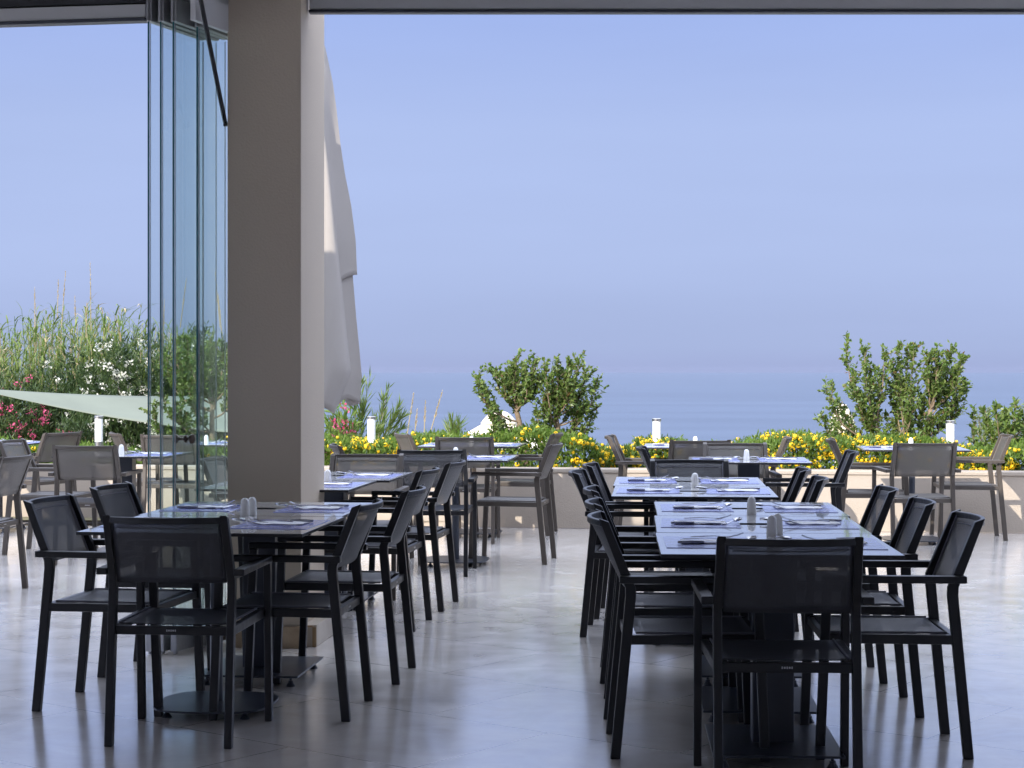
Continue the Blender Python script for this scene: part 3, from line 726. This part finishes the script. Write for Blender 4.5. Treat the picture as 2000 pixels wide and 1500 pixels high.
# shade sail on posts
sa = empty('shade_sail', (0, 0, 0)); tag(sa, 'pale green triangular shade sail stretched below the reeds on the left', 'shade sail')
A = atd(-60, 757, 24); B = atd(470, 773, 26); C_ = atd(500, 850, 23.5)
rows = []
for i in range(13):
    t = i / 12; a = A.lerp(B, t); b = A.lerp(C_, t); row = []
    for j in range(9):
        s_ = j / 8; q = a.lerp(b, s_); q.z += -.05 * math.sin(math.pi * t) * (1 - s_) - .08 * math.sin(math.pi * t) * s_; q.z -= .05 * math.sin(math.pi * s_) * t; row.append(q)
    rows.append(row)
m = MB(); m.grid(rows); m.build('sail', M['sail'], sa, smooth=True, solid=.006)
for P_ in (A, B, C_):
    m = MB(); m.tube([(P_.x, P_.y + .03, -1.6), (P_.x, P_.y + .03, P_.z + .05)], .035, 10); m.build('post', M['chrome'], sa)

# ------------------------------------------------------------------ vegetation
def leaf(m, p, dirv, ln, wd, mi=0, fold=.25):
    d = dirv.normalized(); s = d.cross(Vector((random.uniform(-1, 1), random.uniform(-1, 1), random.uniform(.2, 1))))
    if s.length < .05: s = Vector((1, 0, 0))
    s.normalize(); n = s.cross(d)
    mid = p + d * ln * .45
    m.add([p, mid + s * wd / 2 + n * wd * fold, p + d * ln, mid - s * wd / 2 + n * wd * fold, mid], [(0, 4, 1), (1, 4, 2), (0, 3, 4), (3, 2, 4)], mi)
def rv(a=1): return Vector((random.uniform(-a, a), random.uniform(-a, a), random.uniform(-a, a)))
def twig(m, mw, a, b, r, nl, ln, wd, mi=0, bow=.1, old=0):
    """a stem from a to b with leaves in pairs along it"""
    n = 6; off = rv(bow * (b - a).length); pts = [a.lerp(b, i / n) + off * math.sin(math.pi * i / n) for i in range(n + 1)]
    mw.tube(pts, [r * (1 - .8 * i / n) for i in range(n + 1)], 5, cap=False)
    ax = (b - a).normalized()
    for i in range(nl):
        t = (i + random.random()) / nl; k = min(int(t * n), n - 1); q = pts[k].lerp(pts[k + 1], t * n - k)
        dv = (rv() + ax * .55 + Vector((0, 0, .15)))
        leaf(m, q, dv, ln * random.uniform(.65, 1.15) * (1 - .3 * t ** 3), wd * random.uniform(.7, 1.1), mi if random.random() > old else 1)
    return pts
def tree(name, base, stems, label, cat, seed, ln=.05, wd=.026, trunks=None, nt_=7, twl=.28, nl=20, mats=None, tr=.03, group=None, old=.04, shoot=14):
    """stems = list of (tip point, trunk index); grown from the trunks with side shoots"""
    random.seed(seed); e = empty(name, base); tag(e, label, cat, group)
    m, mw = MB(), MB(); o = Vector(base)
    tops = []
    for (b0, b1, r) in trunks:
        off = rv(.04); pts = [b0.lerp(b1, i / 6) + off * math.sin(math.pi * i / 6) - o for i in range(7)]
        mw.tube(pts, [r * (1.15 - .45 * i / 6) for i in range(7)], 9); tops.append((b0, b1, r))
    for tip, ti, h0 in stems:
        b0, b1, r = tops[ti]; st = b0.lerp(b1, h0)
        v = tip - st; bend = Vector((v.x * .25, v.y * .25, -abs(v.x) * .16)); pts = []
        for i in range(9):
            t = i / 8; pts.append(st + v * t + bend * math.sin(math.pi * t) + rv(.008) - o)
        mw.tube(pts, [r * .30 * (1 - .88 * i / 8) + .0015 for i in range(9)], 6, cap=False)
        L = v.length
        for k in range(shoot):
            t = .22 + .78 * (k + random.random()) / shoot; kk = min(int(t * 8), 7); q = pts[kk].lerp(pts[kk + 1], t * 8 - kk)
            dv = (rv() * .8 + v.normalized() * .55 + Vector((0, 0, .55))).normalized(); le = twl * random.uniform(.35, 1.0) * (1.15 - .75 * t)
            twig(m, mw, q, q + dv * le, .0024, int(nl * (.4 + .6 * le / twl)), ln, wd, 0, .12, old)
        q = pts[7]; twig(m, mw, q, pts[8], .002, 9, ln * .8, wd * .8, 0, .05, old)
    m.build('crown', mats or [M['leaf'], M['leaf_old']], e); mw.build('trunk', M['bark'], e, smooth=True)
    return e
def py_wall(px, extra):
    d = 16.0
    for _ in range(4): d = wall_y((px - CX) / F * d) + extra
    return d
def T(px, py, d, jit=.22): return atd(px, py, d + random.uniform(-jit, jit))
# tree left of centre
random.seed(21); d = py_wall(1040, 1.0)
g = lambda px, py: atd(px, py, d)
st = [(T(*p, d), i, h) for p, i, h in [((934, 735), 0, .75), ((950, 765), 0, .6), ((968, 722), 0, .95), ((985, 745), 0, .9), ((1006, 703), 0, 1), ((1000, 728), 0, .95), ((1024, 715), 0, 1), ((1044, 707), 0, 1), ((1050, 735), 0, .95), ((1030, 755), 0, .9), ((960, 812), 0, .3), ((975, 828), 0, .15), ((1010, 770), 0, .8),
       ((1066, 716), 1, .8), ((1078, 730), 1, .8), ((1090, 712), 1, 1), ((1112, 708), 1, 1), ((1128, 705), 1, 1), ((1143, 722), 1, .95), ((1164, 746), 1, .8), ((1157, 802), 1, .5), ((1140, 790), 1, .6), ((1118, 745), 1, 1), ((1100, 765), 1, .9), ((1062, 790), 1, .4), ((1050, 805), 1, .2), ((1125, 770), 1, .8), ((1072, 765), 1, .6)]]
tree('small_tree', (g(1020, 880).x, d, .44), st, 'leafy small twin trunk tree standing in the hedge left of centre against the sea', 'tree', 5,
     trunks=[(atd(1030, 925, d), atd(1006, 792, d), .032), (atd(1078, 925, d), atd(1086, 812, d), .028)], twl=.33, nl=22, shoot=15, ln=.056, wd=.031)
# right tree
random.seed(22); d = py_wall(1750, 1.0)
st = [(T(*p, d), i, h) for p, i, h in [((1653, 670), 0, .9), ((1622, 752), 0, .6), ((1610, 812), 0, .3), ((1640, 790), 0, .5), ((1690, 682), 0, 1), ((1668, 735), 0, .9), ((1700, 720), 0, 1), ((1728, 690), 0, 1), ((1715, 760), 0, .8), ((1680, 780), 0, .7), ((1640, 835), 0, .2), ((1700, 820), 0, .5),
       ((1756, 674), 1, 1), ((1772, 676), 1, 1), ((1784, 675), 1, 1), ((1748, 720), 1, .8), ((1765, 740), 1, .9), ((1785, 770), 1, .7), ((1750, 800), 1, .4), ((1770, 820), 1, .2),
       ((1812, 692), 2, 1), ((1832, 688), 2, 1), ((1856, 688), 2, 1), ((1878, 698), 2, 1), ((1866, 730), 2, 1), ((1878, 756), 2, .9), ((1868, 795), 2, .7), ((1840, 760), 2, .9), ((1815, 740), 2, .8), ((1845, 800), 2, .5), ((1822, 820), 2, .3), ((1800, 790), 2, .4), ((1835, 720), 2, 1)]]
tree('small_tree', (atd(1740, 880, d).x, d, .44), st, 'tall bushy small tree with upright shoots behind the right bollard', 'tree', 6,
     trunks=[(atd(1735, 930, d), atd(1708, 830, d), .026), (atd(1755, 930, d), atd(1765, 840, d), .024), (atd(1790, 930, d), atd(1818, 800, d), .026)], twl=.33, nl=22, shoot=15, ln=.056, wd=.031)
# tree behind the glass
random.seed(23); d = py_wall(400, 1.0)
st = [(T(*p, d), 0, h) for p, h in [((326, 705), .9), ((318, 765), .6), ((345, 690), 1), ((365, 660), 1), ((388, 672), 1), ((412, 668), 1), ((436, 690), 1), ((455, 700), 1), ((340, 790), .5), ((365, 740), .9), ((395, 740), 1), ((425, 750), .9), ((380, 790), .6), ((455, 760), .8), ((300, 800), .3)]]
tree('small_tree', (atd(420, 880, d).x, d, .44), st, 'small leafy tree seen blurred through the parked glass panels', 'tree', 7,
     trunks=[(atd(422, 930, d), atd(415, 790, d), .03)], twl=.32, nl=28, shoot=14, ln=.056, wd=.03)
# shrub at the right edge
random.seed(24); d = py_wall(1950, 1.2)
st = [(T(*p, d), 0, h) for p, h in [((1902, 800), .5), ((1925, 798), .8), ((1945, 795), 1), ((1965, 802), 1), ((1985, 790), 1), ((2010, 785), 1), ((1900, 840), .3), ((1935, 835), .6), ((1970, 835), .6), ((2005, 830), .6), ((1995, 812), .8), ((1955, 818), .7)]]
tree('leafy_shrub', (atd(1960, 880, d).x, d, .44), st, 'broad leaved shrub with hanging leaves cut by the right edge', 'shrub', 8, ln=.075, wd=.032,
     trunks=[(atd(1958, 930, d), atd(1958, 868, d), .02)], twl=.2, nl=14, shoot=9, old=0)
random.seed(25)
st = [(T(*p, 22), 0, h) for p, h in [((1912, 808), .8), ((1930, 800), 1), ((1965, 815), 1), ((1988, 808), 1), ((1900, 850), .5), ((1940, 830), .8), ((2010, 800), 1), ((1918, 860), .3), ((1970, 850), .6)]]
tree('greygreen_shrub', (atd(1945, 900, 22).x, 22, -.8), st, 'feathery grey green shrub behind the broad leaved one at right', 'shrub', 9, ln=.06, wd=.010,
     trunks=[(Vector((atd(1945, 900, 22).x, 22, -.8)), atd(1945, 880, 22), .03)], twl=.3, nl=40, shoot=14, mats=[M['olive'], M['olive']])

# hedge of yellow flowers (uncountable)
random.seed(31)
def hedge(x0, x1):
    m = MB(); n = int((x1 - x0) * 4300)
    def top(x): return .735 + .045 * math.sin(x * 2.3 + 1) + .03 * math.sin(x * 5.7) - (.07 if .75 < x < 1.15 else 0) + (.03 if -1.6 < x < .3 else 0) - (.09 if x < -2.6 else 0)
    for i in range(n):
        x = random.uniform(x0, x1); dy = random.random() ** 1.3 * 1.25 + .2; t = random.random(); zt = top(x) + random.gauss(0, .018)
        front = .20 + .10 * abs(math.sin(x * 4.1))
        if random.random() < .6: dy = front + random.random() * .12; z = .46 + (zt - .46) * random.random()
        else: z = zt - abs(random.gauss(0, .03))
        z -= max(0, (.32 - dy)) * .35
        p = Vector((x, wall_y(x) + dy, z)); px = CX + x / wall_y(x) * F
        dens = 0
        for a_, b_, k_ in ((640, 725, 1.0), (725, 780, .7), (780, 1120, .16), (1120, 1180, .5), (1180, 1300, 1.0), (1300, 1480, .55), (1480, 1720, 1.0), (1720, 1840, .5), (1840, 2010, .9), (0, 600, .12)):
            if a_ <= px < b_: dens = k_ * (.55 + .6 * math.sin(px / 23 + 2) * math.sin(z * 37))
        dv = Vector((random.uniform(-.7, .7), random.uniform(-1, .3), random.uniform(.1, 1.3)))
        leaf(m, p, dv, random.uniform(.04, .07), random.uniform(.014, .026), 0)
        if z > .49 and random.random() < .17 * max(.02, dens):
            q = p + Vector((0, -.02, .02)); rr = random.uniform(.012, .024)
            for k in range(20):
                u_ = rv(); u_.y = -abs(u_.y); u_.normalize(); c = q + u_ * rr; s_ = u_.cross(Vector((.3, .2, 1))).normalized() * .008; w_ = u_.cross(s_).normalized() * .008
                m.add([c + s_, c + w_, c - s_, c - w_], [(0, 1, 2, 3)], 1)
    for i in range(int((x1 - x0) * 55)):                  # loose shoots on top
        x = random.uniform(x0, x1); b = Vector((x, wall_y(x) + random.uniform(.3, 1.3), top(x) - .03)); e_ = b + Vector((random.uniform(-.04, .04), 0, random.uniform(.03, .09)))
        for k in range(7): leaf(m, b.lerp(e_, k / 6), rv() + Vector((0, 0, .7)), .035, .012, 0)
    return m
o = hedge(-5.6, 5.2).build('flowering_hedge', [M['leaf_hedge'], M['yellow']])
tag(o, 'green hedge dotted with yellow flower heads along the planter wall', 'hedge', kind='stuff')

# giant reeds on the left (one mass), their dry plumes and the dark undergrowth
random.seed(41)
def reed_stalk(m, base, h, lean, mi=0, nleaf=12, ll=.55):
    top = base + Vector((lean.x, lean.y, h)); n = 8
    pts = [base.lerp(top, i / n) + Vector((lean.x, lean.y, 0)) * .25 * (i / n) ** 2 for i in range(n + 1)]
    m.tube(pts, [.012 * (1 - .7 * i / n) for i in range(n + 1)], 4, 1 if random.random() < .3 else 0, cap=False)
    for k in range(nleaf):
        t = .30 + .70 * (k + random.random()) / nleaf; kk = min(int(t * n), n - 1); q = pts[kk].lerp(pts[kk + 1], t * n - kk)
        a = random.uniform(0, 6.28); out = Vector((math.cos(a), math.sin(a) * .6, 0)) + Vector((lean.x * .8, 0, 0)); L = ll * random.uniform(.5, 1.1) * (1.1 - .4 * t); wd = .027 * random.uniform(.6, 1.1)
        up_ = random.uniform(.6, 1.5); P0 = []; sd = out.cross(Vector((0, 0, 1))).normalized()
        for i in range(5):
            u_ = i / 4; P0.append(q + out * L * u_ * .75 + Vector((0, 0, L * (up_ * u_ - .85 * u_ * u_ * random.uniform(.8, 1.1)))))
        vs = []
        for i, c in enumerate(P0):
            w_ = wd * (1 - (i / 4) ** 2) * .5 + .001; vs += [c - sd * w_, c + sd * w_ + Vector((0, 0, .3 * w_))]
        m.add(vs, [(2 * i, 2 * i + 1, 2 * i + 3, 2 * i + 2) for i in range(4)], 1 if random.random() < .08 else mi)
m = MB()
def reed_top(px): return 655 - 38 * math.sin((px + 40) / 120) - 14 * math.sin(px / 26)
for i in range(620):
    px = random.uniform(-180, 470); d = random.uniform(28, 34); gz = -1.2
    ty = reed_top(px) + random.uniform(-18, 80)
    tz = H - (ty - Y0) / F * d; base = Vector(((px - CX) / F * d, d, gz))
    reed_stalk(m, base, tz - gz, Vector((random.uniform(-.25, .5), 0, 0)), 0, 30, .52)
tag(m.build('reed_thicket', [M['reed'], M['reed_dry']]), 'dense thicket of tall green giant reeds on the left', 'reeds', kind='stuff')
def plume(px, py0, py1, d, lean, lab):
    m = MB(); a = atd(px, py0, d); b = atd(px + lean, py1, d); m.tube([a, a.lerp(b, .5), b], [.008, .006, .002], 4)
    for k in range(46):
        t = .42 + .58 * random.random(); q = a.lerp(b, t); leaf(m, q, (b - a).normalized() * 1.6 + rv(.5), .09 * (1.25 - t), .012)
    tag(m.build('reed_plume', M['reed_dry']), lab, 'reed plume', 'dry reed plumes')
random.seed(43)
for px, y0, y1, d, ln_, lab in ((68, 640, 562, 30, 0, 'short dry reed plume farthest left above the reeds'), (120, 640, 530, 29, 8, 'thick pale reed plume, left of the tallest one'),
      (112, 620, 545, 30.5, 2, 'thin dry plume leaning on the thick pale plume'), (178, 650, 512, 30, -2, 'tallest and thinnest dry plume above the reeds'),
      (148, 650, 578, 30, -2, 'stubby dry plume between the two tall ones'), (168, 660, 592, 29, 2, 'low dry plume just left of the green reed tip'),
      (318, 680, 585, 30, 3, 'faint dry plume behind the first glass pane'), (352, 640, 545, 30, 12, 'forked dry plume seen through the glass, left branch'), (430, 640, 530, 30, -10, 'dry plume beside the column edge, behind glass'), (434, 660, 575, 29, -8, 'second dry plume close to the column edge'),
      (795, 850, 768, 24, 13, 'pale grass plume leaning right, nearest to the folded parasol'), (828, 862, 784, 24, 3, 'upright pale grass plume against the sea'), (836, 860, 764, 24, 28, 'long pale grass plume leaning right against the sea'), (808, 868, 800, 24, 7, 'short faint grass plume between taller ones')):
    plume(px, y0, y1, d, ln_, lab)

def oleander(name, px0, px1, py0, d, gz, petal, label, seed, dens=900, fl=.05, leafm='leaf_dark', kindlab='bush', ny=3, seg=None, fmin=0.0, group=None):
    random.seed(seed); x0 = (px0 - CX) / F * d; x1 = (px1 - CX) / F * d; zt = H - (py0 - Y0) / F * d
    e = empty(name, ((x0 + x1) / 2, d, gz)); tag(e, label, kindlab, group); o = Vector(((x0 + x1) / 2, d, gz))
    m, f, mw = MB(), MB(), MB(); cx_, rx, rz_ = (x0 + x1) / 2, (x1 - x0) / 2, (zt - gz)
    n = dens
    for i in range(n):
        a = random.uniform(0, math.pi); rr = random.random() ** .35; x = cx_ + rx * rr * math.cos(a) * random.uniform(.8, 1.06); z = gz + rz_ * (rr * math.sin(a) ** .55) * random.uniform(.6, 1.03)
        y = d + random.uniform(-.7, .7) * (1 - .5 * rr); b = Vector((x, y, z)) - o; ax = Vector(((x - cx_) / rx * .5, random.uniform(-.8, .3), 1))
        for k in range(9): leaf(m, b + ax.normalized() * .02 * k, ax + rv(1.0), random.uniform(.09, .15), random.uniform(.018, .028), 0)
        if random.random() < fl and z > gz + rz_ * fmin:
            c0 = b + Vector((0, -.12, .06))
            for k in range(16):
                u_ = rv(); c = c0 + u_ * .055; s_ = rv(.021); w_ = rv(.021); f.add([c + s_, c + w_, c - s_, c - w_], [(0, 1, 2, 3)])
    for k in range(7):
        xx = random.uniform(-.6, .6) * rx; mw.tube([(xx * .2, 0, 0), (xx * .6, .05, rz_ * .4), (xx, .05, rz_ * .75)], [.03, .022, .01], 6)
    m.build('crown', M[leafm], e); mw.build('trunk', M['bark'], e); f.build('blossoms', petal, e)
    return e
oleander('oleander_bush', -90, 130, 735, 27.2, -1.2, M['pink'], 'dark oleander bush with magenta flowers at the far left under the sail', 51, 1500, .14, fmin=.1, group='oleander bushes')
oleander('oleander_bush', 40, 235, 690, 27.8, -1.2, M['white'], 'dark oleander bush with sparse pale flowers in the middle of the left bushes', 52, 1300, .06, fmin=.3, group='oleander bushes')
oleander('oleander_bush', 140, 360, 655, 27.5, -1.2, M['white'], 'oleander bush full of white flowers left of the glass panels', 53, 1700, .18, fmin=.25, group='oleander bushes')
oleander('oleander_bush', 300, 500, 650, 28, -1.2, M['white'], 'white flowered oleander bush seen through the glass', 54, 1500, .09, fmin=.3, group='oleander bushes')
oleander('oleander_bush', 110, 200, 775, 25.6, -1.2, M['pink'], 'pink flowering oleander just left of the left bollard', 55, 500, .12, fmin=.2, group='oleander bushes')
oleander('oleander_bush', 630, 700, 795, 19.0, -.3, M['pink'], 'low oleander with pink blossoms right beside the big column', 56, 210, .30, leafm='leaf_hedge', fmin=.5, group='oleander bushes')
# young reeds right of the big parasol
def spray(name, px, pyb, tips, d, label, seed, group=None):
    random.seed(seed); m = MB(); base = atd(px, pyb, d); e = empty(name, base); tag(e, label, 'reed', group); mw = MB()
    for (tx, ty) in tips:
        b = atd(tx, ty, d + random.uniform(-.2, .2)) - base; n = 8; mw.tube([b * (i / n) + Vector((0, 0, .03 * math.sin(math.pi * i / n))) for i in range(n + 1)], [.007 * (1.1 - i / n) for i in range(n + 1)], 5)
        for k in range(46):
            t = .15 + .85 * random.random() ** .8; q = b * t; leaf(m, q, b.normalized() * 1.1 + rv(.75) * Vector((1, .5, .6)).length * .6, random.uniform(.14, .26) * (1.15 - .5 * t), .014, 0, .1)
    m.build('foliage', M['leaf'], e); mw.build('stem', M['bark'], e); return e
spray('young_reed', 700, 880, [(722, 738), (705, 748), (690, 775), (712, 790), (735, 840)], 19.6, 'feathery green oleander shoots beside the folded parasol hem', 61, 'green shoots behind the hedge')
spray('young_reed', 738, 880, [(757, 757), (780, 792), (748, 780), (770, 815), (785, 835), (730, 820), (740, 840), (788, 812)], 20.2, 'feathery reed spray standing against the sea right of the middle bollard', 62, 'green shoots behind the hedge')
spray('young_reed', 884, 880, [(884, 818), (876, 830), (896, 826), (890, 838)], 20.2, 'tiny reed tuft left of the open white parasol', 63, 'green shoots behind the hedge')

# ------------------------------------------------------------------ sea haze
hm = bpy.data.materials.new('haze_air'); hm.use_nodes = True; hn = hm.node_tree; hn.nodes.clear()
ho = hn.nodes.new('ShaderNodeOutputMaterial'); hv = hn.nodes.new('ShaderNodeVolumePrincipled')
hv.inputs['Color'].default_value = (.50, .56, .72, 1); hv.inputs['Density'].default_value = .000012; hv.inputs['Anisotropy'].default_value = .0
hn.links.new(hv.outputs[0], ho.inputs['Volume'])
m = MB(); m.box((0, 2950, -4.5), (10400, 6100, 21)); tag(m.build('haze', hm), kind='stuff')
